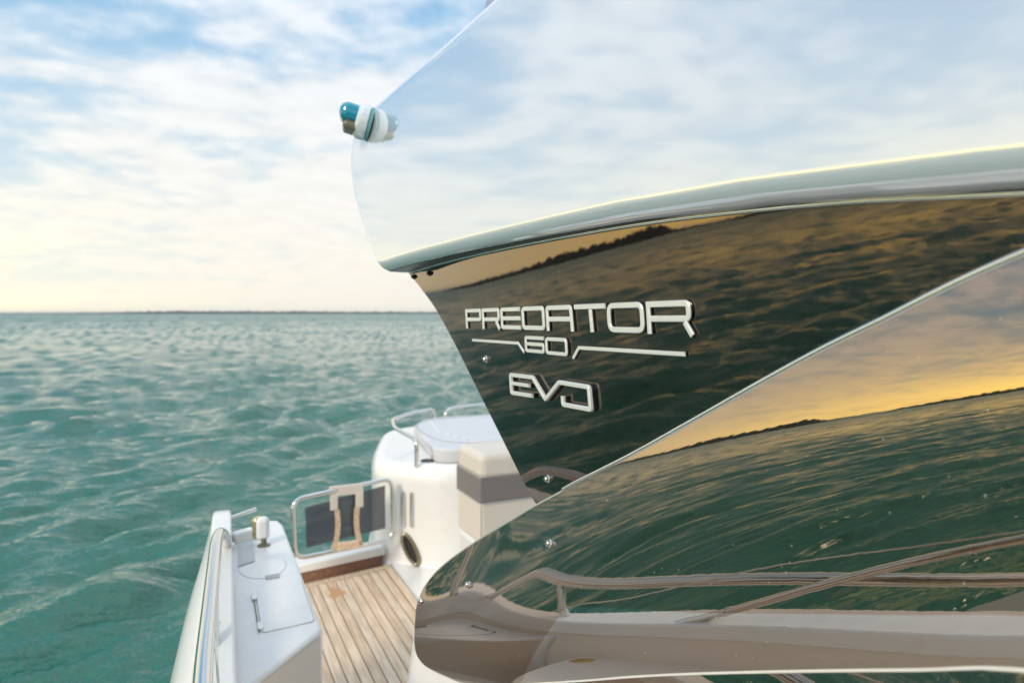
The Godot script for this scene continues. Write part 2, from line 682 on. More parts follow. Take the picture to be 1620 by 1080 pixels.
func build_badge(fin: Node) -> void:
	var W := 0.1080
	var H := 0.0521
	var s := 0.0109
	var i0 := s * 0.5
	var L := i0
	var R := W - i0
	var B := i0
	var T := H - i0
	var m := H * 0.46
	var z0 := -1.6985
	var pitch := 0.1146
	var words := [
		["p", [[corners([Vector2(L, 0), Vector2(L, T), Vector2(R, T), Vector2(R, m), Vector2(s, m)], 0.005, false, [2, 3]), false]]],
		["r", [[corners([Vector2(L, 0), Vector2(L, T), Vector2(R, T), Vector2(R, m), Vector2(s, m)], 0.005, false, [2, 3]), false], [[Vector2(W * 0.80, m - i0), Vector2(W * 0.97, 0.0)], false]]],
		["e", [[corners([Vector2(W, T), Vector2(L, T), Vector2(L, B), Vector2(W, B)], 0.004, false), false], [[Vector2(s, H * 0.5), Vector2(W, H * 0.5)], false]]],
		["d", [[corners([Vector2(L, B), Vector2(L, T), Vector2(R, T), Vector2(R, B)], 0.007, true), true]]],
		["a", [[corners([Vector2(L, 0), Vector2(L, T), Vector2(R, T), Vector2(R + 0.002, 0)], 0.006, false), false], [[Vector2(s, m), Vector2(R - i0 + 0.002, m)], false]]],
		["t", [[[Vector2(0.004, T), Vector2(W + 0.003, T)], false], [[Vector2(W * 0.55, H - s), Vector2(W * 0.57, 0)], false]]],
		["o", [[corners([Vector2(L, B), Vector2(L, T), Vector2(R, T), Vector2(R, B)], 0.013, true), true]]],
		["r", [[corners([Vector2(L, 0), Vector2(L, T), Vector2(R, T), Vector2(R, m), Vector2(s, m)], 0.008, false, [2, 3]), false], [[Vector2(W * 0.86, m - i0), Vector2(W * 1.0, -0.001)], false]]],
	]
	var lay_at := func(zz: float, yy: float, tilt: float) -> Callable:
		return func(u: float, v: float, h: float) -> Vector3:
			var z := zz + u
			var y := yy + v + tilt * u
			return Vector3(fin_x(y, z) - h - 0.0005, y, z)
	for k in words.size():
		var P := Shape.new()
		var P_base := Shape.new()
		var lay: Callable = lay_at.call(z0 + k * pitch, 3.0606 + 0.0090 * k * pitch, 0.0090)
		for st in words[k][1]:
			bar(P, P_base, st[0], s, 0.0058, lay, st[1])
		commit(P.mesh_with(P_base, M.chrome, M.chrome_dark_reflection), "letter", null, fin)
	# the number between its two flashes
	var W2 := 0.0910
	var H2 := 0.0372
	var t2 := 0.0086
	var l := t2 * 0.5
	var six := Shape.new()
	var six_base := Shape.new()
	bar(six, six_base, corners([Vector2(W2, H2 - l), Vector2(l, H2 - l), Vector2(l, l), Vector2(W2 - l, l), Vector2(W2 - l, H2 * 0.52), Vector2(t2, H2 * 0.52)], 0.005, false), t2, 0.0058, lay_at.call(-1.3472, 3.0149, 0.0090))
	commit(six.mesh_with(six_base, M.chrome, M.chrome_dark_reflection), "numeral", null, fin)
	var zero := Shape.new()
	var zero_base := Shape.new()
	bar(zero, zero_base, corners([Vector2(l, l), Vector2(l, H2 - l), Vector2(W2 - l, H2 - l), Vector2(W2 - l, l)], 0.006, true), t2, 0.0058, lay_at.call(-1.2507, 3.0150, 0.0090), true)
	commit(zero.mesh_with(zero_base, M.chrome, M.chrome_dark_reflection), "numeral", null, fin)
	for f in [[Vector2(-1.662, 3.0308), Vector2(-1.3842, 3.0336), Vector2(-1.3563, 3.0143)], [Vector2(-1.1423, 3.0143), Vector2(-1.1185, 3.0352), Vector2(-0.8085, 3.0397)]]:
		var P := Shape.new()
		var P_base := Shape.new()
		bar(P, P_base, f, 0.0080, 0.0042, lay_at.call(0.0, 0.0, 0.0))
		commit(P.mesh_with(P_base, M.chrome, M.chrome_dark_reflection), "chrome_flash", null, fin)
	# the lower word, one running ribbon, standing thicker
	var e := Shape.new()
	var e_base := Shape.new()
	var hw := 0.0053
	var evo := [Vector2(-1.3169, 2.9170 + hw), Vector2(-1.4272 + hw, 2.9126 + hw), Vector2(-1.4272 + hw, 2.9651 - hw), Vector2(-1.3095, 2.9684 - hw), Vector2(-1.2562, 2.9143 + hw * 1.3), Vector2(-1.1931, 2.9684 - hw), Vector2(-1.0754 - hw, 2.9696 - hw), Vector2(-1.0730 - hw, 2.9175 + hw), Vector2(-1.1878 + hw, 2.9143 + hw), Vector2(-1.1878 + hw, 2.9368)]
	bar(e, e_base, corners(evo, 0.005, false), hw * 2.0, 0.0120, lay_at.call(0.0, 0.0, 0.0))
	bar(e, e_base, [Vector2(-1.4272 + hw * 2.0, 2.9405), Vector2(-1.3284, 2.9430)], 0.0094, 0.0116, lay_at.call(0.0, 0.0, 0.0))
	commit(e.mesh_with(e_base, M.chrome, M.chrome_dark_reflection), "lettering", null, fin)


func screw(at: Vector3, out: Vector3, parent: Node, dark := false) -> void:
	var P := Shape.new()
	P.lathe(at, out, PackedVector2Array([Vector2(0.0090, 0.0000), Vector2(0.0090, 0.0023), Vector2(0.0079, 0.0033), Vector2(0.0058, 0.0035), Vector2(0.0058, 0.0086), Vector2(0.0049, 0.0098), Vector2(0.0025, 0.0098), Vector2(0.0024, 0.0074), Vector2(0.0000, 0.0074)]))
	commit(P.mesh(), "screw", M.black if dark else M.steel, parent)


# ---------------------------------------------------------------- parts of the yacht
func build_hardtop() -> void:
	var P := Shape.new()
	var ys := []
	for t in [0.0, 0.03, 0.07, 0.13, 0.2, 0.3, 0.42, 0.56, 0.72, 0.88, 1.0]:
		ys.append([0, t * 0.036])
	for t in 26:
		ys.append([1, float(t + 1) / 27.0])
	for t in [0.0, 0.15, 0.3, 0.45, 0.6, 0.72, 0.82, 0.9, 0.955, 0.985, 1.0]:
		ys.append([2, (t - 1.0) * 0.07])
	var ss := [0.0, 0.002, 0.006, 0.012, 0.02, 0.03, 0.042, 0.056, 0.07, 0.09, 0.12, 0.18, 0.26, 0.36, 0.48, 0.62, 0.78, 0.95, 1.15, 1.35, 1.6, 1.85, 2.1, 2.35, 2.6, 2.85, 3.1, 3.4, 3.8, 4.3]
	var top := 3.872
	var rows := []
	var roof := []
	var ceil_row := []
	var aft := []
	for q in ys:
		var row := PackedVector3Array()
		for s in ss:
			# the lip runs up and down a little with z, the top edge is level
			var zz: float = -2.215 + s
			var yl := lip_y(zz)
			var y: float = yl + q[1] if q[0] == 0 else (lerpf(yl + 0.036, top - 0.07, q[1]) if q[0] == 1 else top + q[1])
			var z: float = hard_aft(y) + s
			yl = lip_y(z)
			y = yl + q[1] if q[0] == 0 else (lerpf(yl + 0.036, top - 0.07, q[1]) if q[0] == 1 else top + q[1])
			var dlip := y - yl
			var x := hard_x(y, z) + edge_round(s, 0.055) + edge_round(top - y, 0.07)
			# the rolled lip: a short reveal that turns under
			if dlip < 0.036:
				var t := 1.0 - dlip / 0.036
				x += 0.030 * (1.0 - sqrt(maxf(0.0, 1.0 - t * t * 0.995)))
			row.append(Vector3(x, y, z))
		rows.append(row)
	P.grid(rows, Vector3.LEFT)
	var far := 3.9
	var edge := PackedVector3Array()
	var back := PackedVector3Array()
	for row in rows:
		edge.append(row[0])
		back.append(Vector3(far, row[0].y, row[0].z))
	P.grid([edge, back], Vector3(0, 0, -1))
	back = PackedVector3Array()
	for p in rows[rows.size() - 1]:
		back.append(Vector3(far, 3.90, p.z))
	P.grid([rows[rows.size() - 1], back], Vector3.UP)
	back = PackedVector3Array()
	for p in rows[0]:
		back.append(Vector3(far, p.y, p.z))
	P.grid([rows[0], back], Vector3.DOWN)
	var hard := commit(P.mesh(), "hardtop", M.silver, yacht, "glossy silver white hardtop side above the black glass")
	# dark sheet under the lip: reflected dark water put into its colour
	var dark_sheet := [PackedVector3Array(), PackedVector3Array()]
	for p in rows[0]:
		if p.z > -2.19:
			dark_sheet[0].append(Vector3(p.x - 0.004, p.y - 0.0008, p.z))
			dark_sheet[1].append(Vector3(maxf(p.x + 0.004, fin_x(p.y, p.z) + 0.003), p.y - 0.0008, p.z))
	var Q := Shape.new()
	Q.grid(dark_sheet, Vector3.DOWN)
	commit(Q.mesh(), "lip_dark_reflection", M.smoke2, hard)
	# bright strip under the lip
	var line := []
	for i in 26:
		var z := lerpf(-2.19, 1.4, pow(i / 25.0, 1.3))
		line.append(Vector3(fin_x(lip_y(z), z) - 0.005, lip_y(z) - 0.0028, z))
	var S := Shape.new()
	S.tube(smooth(line, 3), 0.0034, 8)
	commit(S.mesh(), "trim_strip", M.steel, hard)
	# starboard running light on the aft edge of the hardtop
	var lamp := Node3D.new()
	lamp.name = "navigation_light"
	yacht.add_child(lamp, true)
	lamp.set_meta("label", "green starboard running light on the hardtop's aft edge")
	var ax := Vector3(-0.95, 0.26, -0.16).normalized()
	var c := Vector3(hard_x(3.775, -2.455) + 0.004, 3.775, -2.455)
	var h := Shape.new()
	h.lathe(c, ax, PackedVector2Array([Vector2(0.060, -0.004), Vector2(0.0605, 0.004), Vector2(0.0575, 0.006), Vector2(0.0575, 0.010)]), 44)
	commit(h.mesh(), "gasket", M.teal, lamp)
	h = Shape.new()
	h.lathe(c, ax, PackedVector2Array([Vector2(0.0575, 0.0095), Vector2(0.0625, 0.011), Vector2(0.0635, 0.018), Vector2(0.0628, 0.034), Vector2(0.060, 0.043), Vector2(0.054, 0.050), Vector2(0.040, 0.053), Vector2(0.0, 0.054)]), 44)
	commit(h.mesh(), "lamp_housing", M.lamp_white, lamp)
	h = Shape.new()
	h.pebble(c + ax * 0.066 + Vector3(0, 0.014, 0), Vector3(0.048, 0.034, 0.044), 0.031, Basis.looking_at(ax), 8)
	commit(h.mesh(), "lens", M.lens, lamp, "blue green glass lens of the running light")
	h = Shape.new()
	h.pebble(c + ax * 0.062 + Vector3(0, -0.034, 0), Vector3(0.044, 0.017, 0.038), 0.0165, Basis.looking_at(ax), 7)
	commit(h.mesh(), "lens_base", M.smoke, lamp)
	# mast foot on the roof
	var mp := Shape.new()
	mp.prism(PackedVector2Array([Vector2(0.76, -1.50), Vector2(0.80, -1.93), Vector2(0.90, -1.93), Vector2(0.96, -1.50)]), [[0.0, 3.86], [0.0, 3.98], [0.015, 4.10], [0.04, 4.13]])
	commit(mp.mesh(), "mast_foot", M.mast, yacht)


func build_fin() -> void:
	var P := Shape.new()
	var zs := []
	for i in 90:
		zs.append(lerpf(-2.2400, -0.23, i / 89.0))
	var trail_z := [-2.24, -2.21, -2.16, -2.1015, -1.955, -1.8052, -1.6961, -1.5985, -1.4949, -1.4027, -1.3452]
	var trail_y := [3.245, 3.228, 3.208, 3.1825, 3.1114, 3.0131, 2.933, 2.8601, 2.7805, 2.7082, 2.668]
	var rows := []
	var back := []
	for j in 25:
		rows.append(PackedVector3Array())
		back.append(PackedVector3Array())
	for z in zs:
		var yt := lip_y(z) + 0.012
		var yb := soft(z, trail_z, trail_y) if z < -1.345 else soft(z, TOP_Z, TOP_Y) - 0.016 * smoothstep(-1.345, -1.2, z)
		if z < -1.345:
			yb = minf(yb, yt - 0.002)
		for j in 25:
			var y := lerpf(yt, yb, j / 24.0)
			rows[j].append(Vector3(fin_x(y, z), y, z))
			back[j].append(Vector3(fin_x(y, z) + 0.014, y, z))
	P.grid(rows, Vector3.LEFT)
	P.grid(back, Vector3.RIGHT)
	var fin := commit(P.mesh(), "fin_panel", M.fin, yacht, "black mirror glass fin carrying the chrome name badge")
	var E := Shape.new()
	E.grid([rows[24], back[24]], Vector3(0, -0.5, -1))
	commit(E.mesh(), "glass_edge", M.edge, fin)
	build_badge(fin)
	for q in [[2.9857, -1.5809, false], [2.7464, -1.2837, false], [3.2205, -2.1644, true], [3.2231, -1.9972, true]]:
		screw(Vector3(fin_x(q[0], q[1]), q[0], q[1]), Vector3.LEFT, fin, q[2])


func build_glass() -> void:
	var P := Shape.new()
	var zs := []
	for i in 30:
		zs.append(-1.8525 + 0.10 * pow(i / 30.0, 2.0))
	for i in 90:
		zs.append(lerpf(-1.7525, -0.25, i / 90.0))
	for i in 12:
		zs.append(lerpf(-0.25, 1.2, i / 11.0))
	var rows := []
	var back := []
	var rim_top := PackedVector3Array()
	var rim_top_b := PackedVector3Array()
	var rim_low := PackedVector3Array()
	var rim_low_b := PackedVector3Array()
	var strip := Shape.new()
	var nr := 37
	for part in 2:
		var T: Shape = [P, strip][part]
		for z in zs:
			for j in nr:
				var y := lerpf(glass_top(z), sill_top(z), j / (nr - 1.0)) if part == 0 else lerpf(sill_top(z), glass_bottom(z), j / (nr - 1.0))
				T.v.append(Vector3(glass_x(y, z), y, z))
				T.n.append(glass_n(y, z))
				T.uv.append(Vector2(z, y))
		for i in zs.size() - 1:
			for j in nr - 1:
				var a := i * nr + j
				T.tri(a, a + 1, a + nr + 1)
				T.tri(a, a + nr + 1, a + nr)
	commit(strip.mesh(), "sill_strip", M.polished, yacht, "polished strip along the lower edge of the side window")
	for j in 9:
		back.append(PackedVector3Array())
	for z in zs:
		for j in 9:
			var y := lerpf(glass_top(z), glass_bottom(z), j / 8.0)
			back[j].append(Vector3(glass_x(y, z) + 0.013, y, z))
		rim_top.append(Vector3(glass_x(glass_top(z), z), glass_top(z), z))
		rim_low.append(Vector3(glass_x(glass_bottom(z), z), glass_bottom(z), z))
	P.grid(back, Vector3.RIGHT)
	var pane := commit(P.mesh(), "side_window", M.mirror, yacht, "long curved black mirror side window below the fin")
	var E := Shape.new()
	var path := PackedVector3Array()
	for i in rim_low.size():
		if rim_low[rim_low.size() - 1 - i].z < -1.1:
			path.append(rim_low[rim_low.size() - 1 - i] + Vector3(0.007, 0, 0))
	for p in rim_top:
		path.append(p + Vector3(0.0068, 0, 0))
	E.tube(path, 0.0062, 8)
	commit(E.mesh(), "window_edge", M.edge, pane)
	# polished moulding along the joint between fin and window
	var line := []
	for i in 40:
		var z := lerpf(-1.20, -0.26, i / 39.0)
		line.append(Vector3(glass_x(glass_top(z), z) + 0.003, glass_top(z) + 0.004, z))
	var S := Shape.new()
	S.tube(PackedVector3Array(line), 0.0048, 8)
	commit(S.mesh(), "trim_strip", M.steel, pane)
	for q in [[2.6361, -1.201], [2.415, -1.5876], [2.2848, -1.840]]:
		screw(Vector3(glass_x(q[0], q[1]), q[0], q[1]), glass_n(q[0], q[1]), pane)
	var rng := RandomNumberGenerator.new()
	rng.seed = 77
	S = Shape.new()
	for i in 100:
		var z := rng.randf_range(-1.55, -0.25)
		var y := lerpf(glass_bottom(z), glass_top(z), pow(rng.randf(), 1.4) * 0.85 + 0.03)
		var nn := glass_n(y, z)
		var p := Vector3(glass_x(y, z), y, z)
		var t0 := nn.cross(Vector3.UP).normalized()
		var t1 := nn.cross(t0)
		var rr := rng.randf_range(0.0003, 0.0009)
		var ring := PackedVector3Array()
		for k in 7:
			ring.append(p + nn * 0.0002 + (t0 * cos(TAU * k / 7.0) + t1 * sin(TAU * k / 7.0)) * rr)
		S.flat(ring, nn)
	var spots := commit(S.mesh(), "salt_spots", M.pad, pane)
	spots.set_meta("kind", "stuff")
	# white lip below it and the lower window
	line = []
	for i in 40:
		var z := lerpf(-1.30, 1.1, i / 39.0)
		line.append(Vector3(glass_x(glass_bottom(z), z) + 0.004, glass_bottom(z) - 0.002, z))
	S = Shape.new()
	S.tube(PackedVector3Array(line), 0.003, 10)
	commit(S.mesh(), "window_lip", M.gel, yacht)
	var low := []
	for j in 7:
		low.append(PackedVector3Array())
	for i in 40:
		var z := lerpf(-1.18, 1.1, i / 39.0)
		for j in 7:
			var y := glass_bottom(z) - 0.004 - 0.26 * j / 6.0
			low[j].append(Vector3(glass_x(glass_bottom(z), z) + 0.014 - 0.028 * j / 6.0, y, z))
	S = Shape.new()
	S.grid(low, Vector3.LEFT)
	commit(S.mesh(), "lower_window", M.mirror, yacht, "dark lower side window under the white lip")
	# cabin side below the windows
	S = Shape.new()
	var side := []
	for j in 13:
		side.append(PackedVector3Array())
	for i in 60:
		var z := -1.856 + 2.9 * pow(i / 59.0, 1.6)
		var yb := glass_bottom(z) + 0.03
		var cut := smoothstep(-1.32, -1.20, z) * 0.28
		for j in 13:
			var t := j / 12.0
			var y := lerpf(yb - cut, 1.2, t)
			var x := glass_x(glass_bottom(z), z) + 0.012 - 0.075 * sin(clampf(t * 1.6, 0, 1) * PI * 0.5) * (1.0 - 0.0 * t)
			side[j].append(Vector3(x, y, z))
	S.grid(side, Vector3.LEFT)
	var in_edge := [PackedVector3Array(), PackedVector3Array(), PackedVector3Array()]
	for j in 13:
		var p: Vector3 = side[j][0]
		in_edge[0].append(p)
		in_edge[1].append(p + Vector3(0.03, 0, -0.012))
		in_edge[2].append(p + Vector3(1.3, 0, 0.1))
	S.grid(in_edge, Vector3(0, 0, -1))
	commit(S.mesh(), "cabin_side", M.gel, yacht)
	# the saloon behind the glass: after bulkhead with dark doors
	S = Shape.new()
	S.flat(PackedVector3Array([Vector3(0.95, 1.2, -1.3), Vector3(3.6, 1.2, -1.3), Vector3(3.6, 3.3, -1.3), Vector3(0.95, 3.3, -1.3)]), Vector3(0, 0, -1))
	var bulk := commit(S.mesh(), "bulkhead", M.gel, yacht)
	for k in 3:
		S = Shape.new()
		var x0 := 1.1 + k * 0.8
		S.pebble(Vector3(x0 + 0.37, 2.2, -1.305), Vector3(0.37, 0.95, 0.02), 0.01, Basis(), 2)
		commit(S.mesh(), "door_pane", M.mirror, bulk)


func build_bulwark() -> void:
	var P := Shape.new()
	var inner := Shape.new()
	var zs := []
	for i in 60:
		zs.append(lerpf(-3.27, 3.0, pow(i / 59.0, 1.25)))
	var rows := []
	var beige_bounce := []
	for j in 22:
		rows.append(PackedVector3Array())
	for j in 6:
		beige_bounce.append(PackedVector3Array())
	var cap := 2.235
	for z in zs:
		var ci := cap_in(z)
		var co := cap_out(z)
		var end := edge_round(z + 3.27, 0.05)
		var top := cap - end * 0.6
		ci -= end * 0.5
		co += end * 0.4
		var full := clampf((z + 3.27) / 1.3, 0.0, 1.0)
		var bulge := 0.088 * sin(full * PI * 0.5)
		var k := 0
		# from the waterline up the flared topside, over the cap, down the inner edge
		for q in [[0.55, -0.3], [0.30, 0.35], [0.10, 0.8], [-0.2, 1.2], [-0.7, 1.6], [-1.0, 1.9], [-0.95, 2.05], [-0.7, 2.14], [-0.38, 2.195]]:
			var xx: float = co + bulge * q[0] * (1.0 if q[0] < 0 else 1.6)
			rows[k].append(Vector3(xx, minf(q[1], top - 0.01), z))
			k += 1
		for a in 6:
			var t := a / 5.0 * PI / 2
			rows[k].append(Vector3(co + 0.016 - 0.016 * cos(t), top - 0.016 + 0.016 * sin(t), z))
			k += 1
		for a in 5:
			var t := a / 4.0 * PI / 2
			rows[k].append(Vector3(ci - 0.010 + 0.010 * sin(t), top - 0.010 + 0.010 * cos(t), z))
			k += 1
		rows[k].append(Vector3(ci, top - 0.03, z))
		rows[k + 1].append(Vector3(ci, top - 0.06, z))
		for j in 6 if z > -3.0 else 0:
			beige_bounce[j].append(Vector3(ci - 0.004 + 0.02 * smoothstep(0.0, 1.0, j / 5.0), lerpf(top - 0.04, 1.15, j / 5.0), z))
	P.grid(rows, Vector3(-0.6, 0.8, 0))
	var cap_end := PackedVector3Array()
	for r in rows:
		cap_end.append(r[0])
	var face := [cap_end, PackedVector3Array()]
	for p in cap_end:
		face[1].append(Vector3(cap_in(-3.27) - 0.03, p.y - 0.01, p.z + 0.01))
	P.grid(face, Vector3(0, 0, -1))
	commit(P.mesh(), "bulwark", M.gel, yacht, "white bulwark with a rounded cap at the starboard side")
	inner.grid(beige_bounce, Vector3.RIGHT)
	commit(inner.mesh(), "bulwark_inner_face", M.beige_bounce, yacht)  # no separate lining: white inner face with deck bounce painted into its beige
	var S := Shape.new()
	S.prism(PackedVector2Array([Vector2(0.04, -1.66), Vector2(0.13, -1.66), Vector2(0.70, -1.52), Vector2(0.70, 3.0), Vector2(0.02, 3.0)]), [[0.0, 1.2], [0.0, 1.985], [0.004, 1.996], [0.015, 2.0]])
	var walk := commit(S.mesh(), "side_deck", M.beige_bounce, yacht)
	S = Shape.new()
	S.lathe(Vector3(0.125, 2.0, -1.60), Vector3.UP, PackedVector2Array([Vector2(0.034, 0.0), Vector2(0.034, 0.004), Vector2(0.031, 0.006), Vector2(0.012, 0.006), Vector2(0.012, 0.004), Vector2(0.0, 0.004)]), 20)
	commit(S.mesh(), "filler_cap", M.brass, walk, "round brass filler cap set in the side deck")
	# hull aft of it, low under the quarter
	var H := Shape.new()
	H.prism(PackedVector2Array([Vector2(0.03, -3.2), Vector2(0.12, -3.9), Vector2(0.45, -4.95), Vector2(1.1, -5.4), Vector2(3.6, -5.5), Vector2(3.9, -1.4), Vector2(1.2, -1.4), Vector2(0.05, -1.9)]), [[0.12, -0.3], [0.0, 0.6], [0.0, 1.10], [0.03, 1.13]])
	commit(H.mesh(), "hull", M.gel, yacht)
	# side rail on the bulwark and the higher rail that rises from it towards the bow
	var R := Shape.new()
	var path := [Vector3(0.092, 2.230, -2.73), Vector3(0.088, 2.275, -2.68), Vector3(0.066, 2.345, -2.53)]
	for z in [-2.40, -2.189, -1.82, -1.478, -1.0, -0.4, 0.3, 1.2, 2.6]:
		path.append(Vector3(rail_x(z), 2.36, z))
	R.tube(smooth(path, 5), 0.019, 16)
	R.tube(smooth([Vector3(0.037, 2.352, -2.18), Vector3(0.034, 2.31, -2.07), Vector3(0.030, 2.228, -1.90)], 5), 0.011, 12)
	R.tube(smooth([Vector3(-0.022, 2.355, 0.3), Vector3(-0.02, 2.30, 0.3), Vector3(-0.02, 2.232, 0.3)], 3), 0.012, 12)
	var rail := commit(R.mesh(), "side_rail", M.steel, yacht, "polished steel rail along the top of the bulwark")
	R = Shape.new()
	R.lathe(Vector3(0.093, 2.234, -2.735), Vector3.UP, PackedVector2Array([Vector2(0.026, 0.0), Vector2(0.026, 0.005), Vector2(0.020, 0.010), Vector2(0.016, 0.012)]), 16)
	commit(R.mesh(), "rail_foot", M.steel, rail)
	R = Shape.new()
	path = [Vector3(0.036, 2.216, -1.43), Vector3(0.032, 2.243, -1.354), Vector3(0.028, 2.279, -1.26), Vector3(0.020, 2.358, -1.074), Vector3(0.012, 2.441, -0.863), Vector3(0.006, 2.513, -0.645), Vector3(-0.004, 2.59, -0.36), Vector3(-0.018, 2.64, 0.0), Vector3(-0.04, 2.67, 0.6), Vector3(-0.06, 2.68, 1.2), Vector3(-0.08, 2.69, 2.2)]
	R.tube(smooth(path, 5), 0.0155, 16)
	R.tube(smooth([Vector3(-0.04, 2.67, 0.6), Vector3(-0.04, 2.45, 0.62), Vector3(-0.02, 2.232, 0.64)], 3), 0.0125, 12)
	var bow := commit(R.mesh(), "bow_rail", M.steel, yacht, "steel rail rising forward from a foot on the bulwark")
	R = Shape.new()
	R.lathe(Vector3(0.0295, 2.268, -1.288), (Vector3(0.028, 2.279, -1.26) - Vector3(0.032, 2.243, -1.354)).normalized(), PackedVector2Array([Vector2(0.0155, -0.004), Vector2(0.0175, -0.003), Vector2(0.0175, 0.003), Vector2(0.0155, 0.004)]), 16)
	commit(R.mesh(), "rail_ring", M.steel, bow)
	R = Shape.new()
	R.tube(smooth([Vector3(0.046, 2.262, -1.99), Vector3(0.03, 2.292, -1.87), Vector3(0.03, 2.322, -1.63), Vector3(0.026, 2.430, -1.186), Vector3(0.022, 2.497, -0.859), Vector3(0.018, 2.547, -0.637), Vector3(0.0, 2.585, -0.36)], 4), 0.003, 6)
	commit(R.mesh(), "guard_wire", M.steel, yacht)


func build_quarter() -> void:
	# the moulded locker inside the bulwark, with its hatch and the small lamp
	var top := 2.15
	var P := Shape.new()
	var plan := PackedVector2Array([Vector2(0.060, -1.80), Vector2(0.118, -1.84), Vector2(0.322, -2.062), Vector2(0.332, -2.09), Vector2(0.343, -3.20), Vector2(0.330, -3.275), Vector2(0.290, -3.295), Vector2(0.235, -3.22), Vector2(0.20, -3.05), Vector2(0.10, -3.02)])
	P.prism(plan, [[0.0, 1.15], [0.0, top - 0.012], [0.002, top - 0.006], [0.006, top - 0.002], [0.012, top]])
	var block := commit(P.mesh(), "quarter_locker", M.gel, yacht, "white moulded locker beside the cockpit with a hatch on top")
	P = Shape.new()
	P.flat(PackedVector3Array([Vector3(0.1165, 1.2, -1.836), Vector3(0.3215, 1.2, -2.059), Vector3(0.3215, top - 0.014, -2.059), Vector3(0.1165, top - 0.014, -1.836)]), Vector3(0.7, 0, 0.7))
	commit(P.mesh(), "locker_face", M.beige_bounce, block)  # front of the white locker, warm bounce from the teak painted on
	P = Shape.new()
	var lid := PackedVector2Array([Vector2(0.168, -2.44), Vector2(0.176, -2.452), Vector2(0.318, -2.488), Vector2(0.326, -2.478), Vector2(0.318, -2.145), Vector2(0.309, -2.134), Vector2(0.170, -2.122), Vector2(0.163, -2.132)])
	P.prism(lid, [[0.0, top - 0.002], [0.0, top + 0.0025], [0.003, top + 0.004]])
	var hatch := commit(P.mesh(), "hatch", M.gel, block)
	P = Shape.new()
	var rim := PackedVector3Array()
	for i in lid.size() + 1:
		rim.append(Vector3(lid[i % lid.size()].x, top + 0.0005, lid[i % lid.size()].y))
	P.tube(rim, 0.0010, 6, false)
	commit(P.mesh(), "hatch_seal", M.seam, hatch)
	P = Shape.new()
	P.tube(PackedVector3Array([Vector3(0.160, top + 0.005, -2.42), Vector3(0.155, top + 0.005, -2.13)]), 0.0022, 8)
	commit(P.mesh(), "hinge_pin", M.smoke, hatch)
	for z in [-2.395, -2.16]:
		P = Shape.new()
		P.pebble(Vector3(0.161, top + 0.006, z), Vector3(0.009, 0.005, 0.022), 0.003, Basis(), 2)
		commit(P.mesh(), "hinge", M.steel, hatch)
	P = Shape.new()
	P.pebble(Vector3(0.235, top + 0.002, -2.565), Vector3(0.024, 0.004, 0.016), 0.003, Basis(), 2)
	commit(P.mesh(), "latch", M.seam, block)
	P = Shape.new()
	var oval := PackedVector3Array()
	for i in 15:
		var a := lerpf(-0.25, PI + 0.2, i / 14.0)
		oval.append(Vector3(0.212 + 0.085 * cos(a), top + 0.0005, -2.70 + 0.135 * sin(a)))
	P.tube(oval, 0.0009, 6, false)
	commit(P.mesh(), "groove", M.seam, block)
	P = Shape.new()
	P.flat(PackedVector3Array([Vector3(0.128, top + 0.003, -2.72), Vector3(0.192, top + 0.003, -2.76), Vector3(0.20, top + 0.003, -3.02), Vector3(0.140, top + 0.003, -2.99)]), Vector3.UP)
	commit(P.mesh(), "step_pad", M.pad, block)
	# low wall and grab bar joining bulwark and locker
	P = Shape.new()
	P.pebble(Vector3(0.165, 2.165, -3.04), Vector3(0.05, 0.03, 0.022), 0.012, Basis(Vector3.UP, 0.5), 3)
	commit(P.mesh(), "coaming", M.gel, yacht)
	P = Shape.new()
	P.tube(PackedVector3Array([Vector3(0.10, 2.212, -3.16), Vector3(0.23, 2.222, -3.24)]), 0.009, 10)
	commit(P.mesh(), "grab_bar", M.steel, yacht)
	var lamp := Node3D.new()
	lamp.name = "deck_lamp"
	yacht.add_child(lamp, true)
	lamp.set_meta("label", "small oval deck lamp on a short stalk on the white locker")
	P = Shape.new()
	P.lathe(Vector3(0.238, top, -2.935), Vector3.UP, PackedVector2Array([Vector2(0.026, 0.0), Vector2(0.026, 0.004), Vector2(0.012, 0.008), Vector2(0.009, 0.03)]), 16)
	commit(P.mesh(), "lamp_foot", M.smoke, lamp)
	P = Shape.new()
	P.pebble(Vector3(0.234, top + 0.068, -2.95), Vector3(0.028, 0.049, 0.022), 0.0215, Basis(), 5)
	commit(P.mesh(), "lamp_body", M.gel, lamp)
	P = Shape.new()
	P.pebble(Vector3(0.217, top + 0.070, -2.957), Vector3(0.022, 0.049, 0.020), 0.0195, Basis(), 5)
	commit(P.mesh(), "lamp_rim", M.brass, lamp)


func aft_z(x: float) -> float:
	return -4.90 - 0.18 * (x - 0.68)


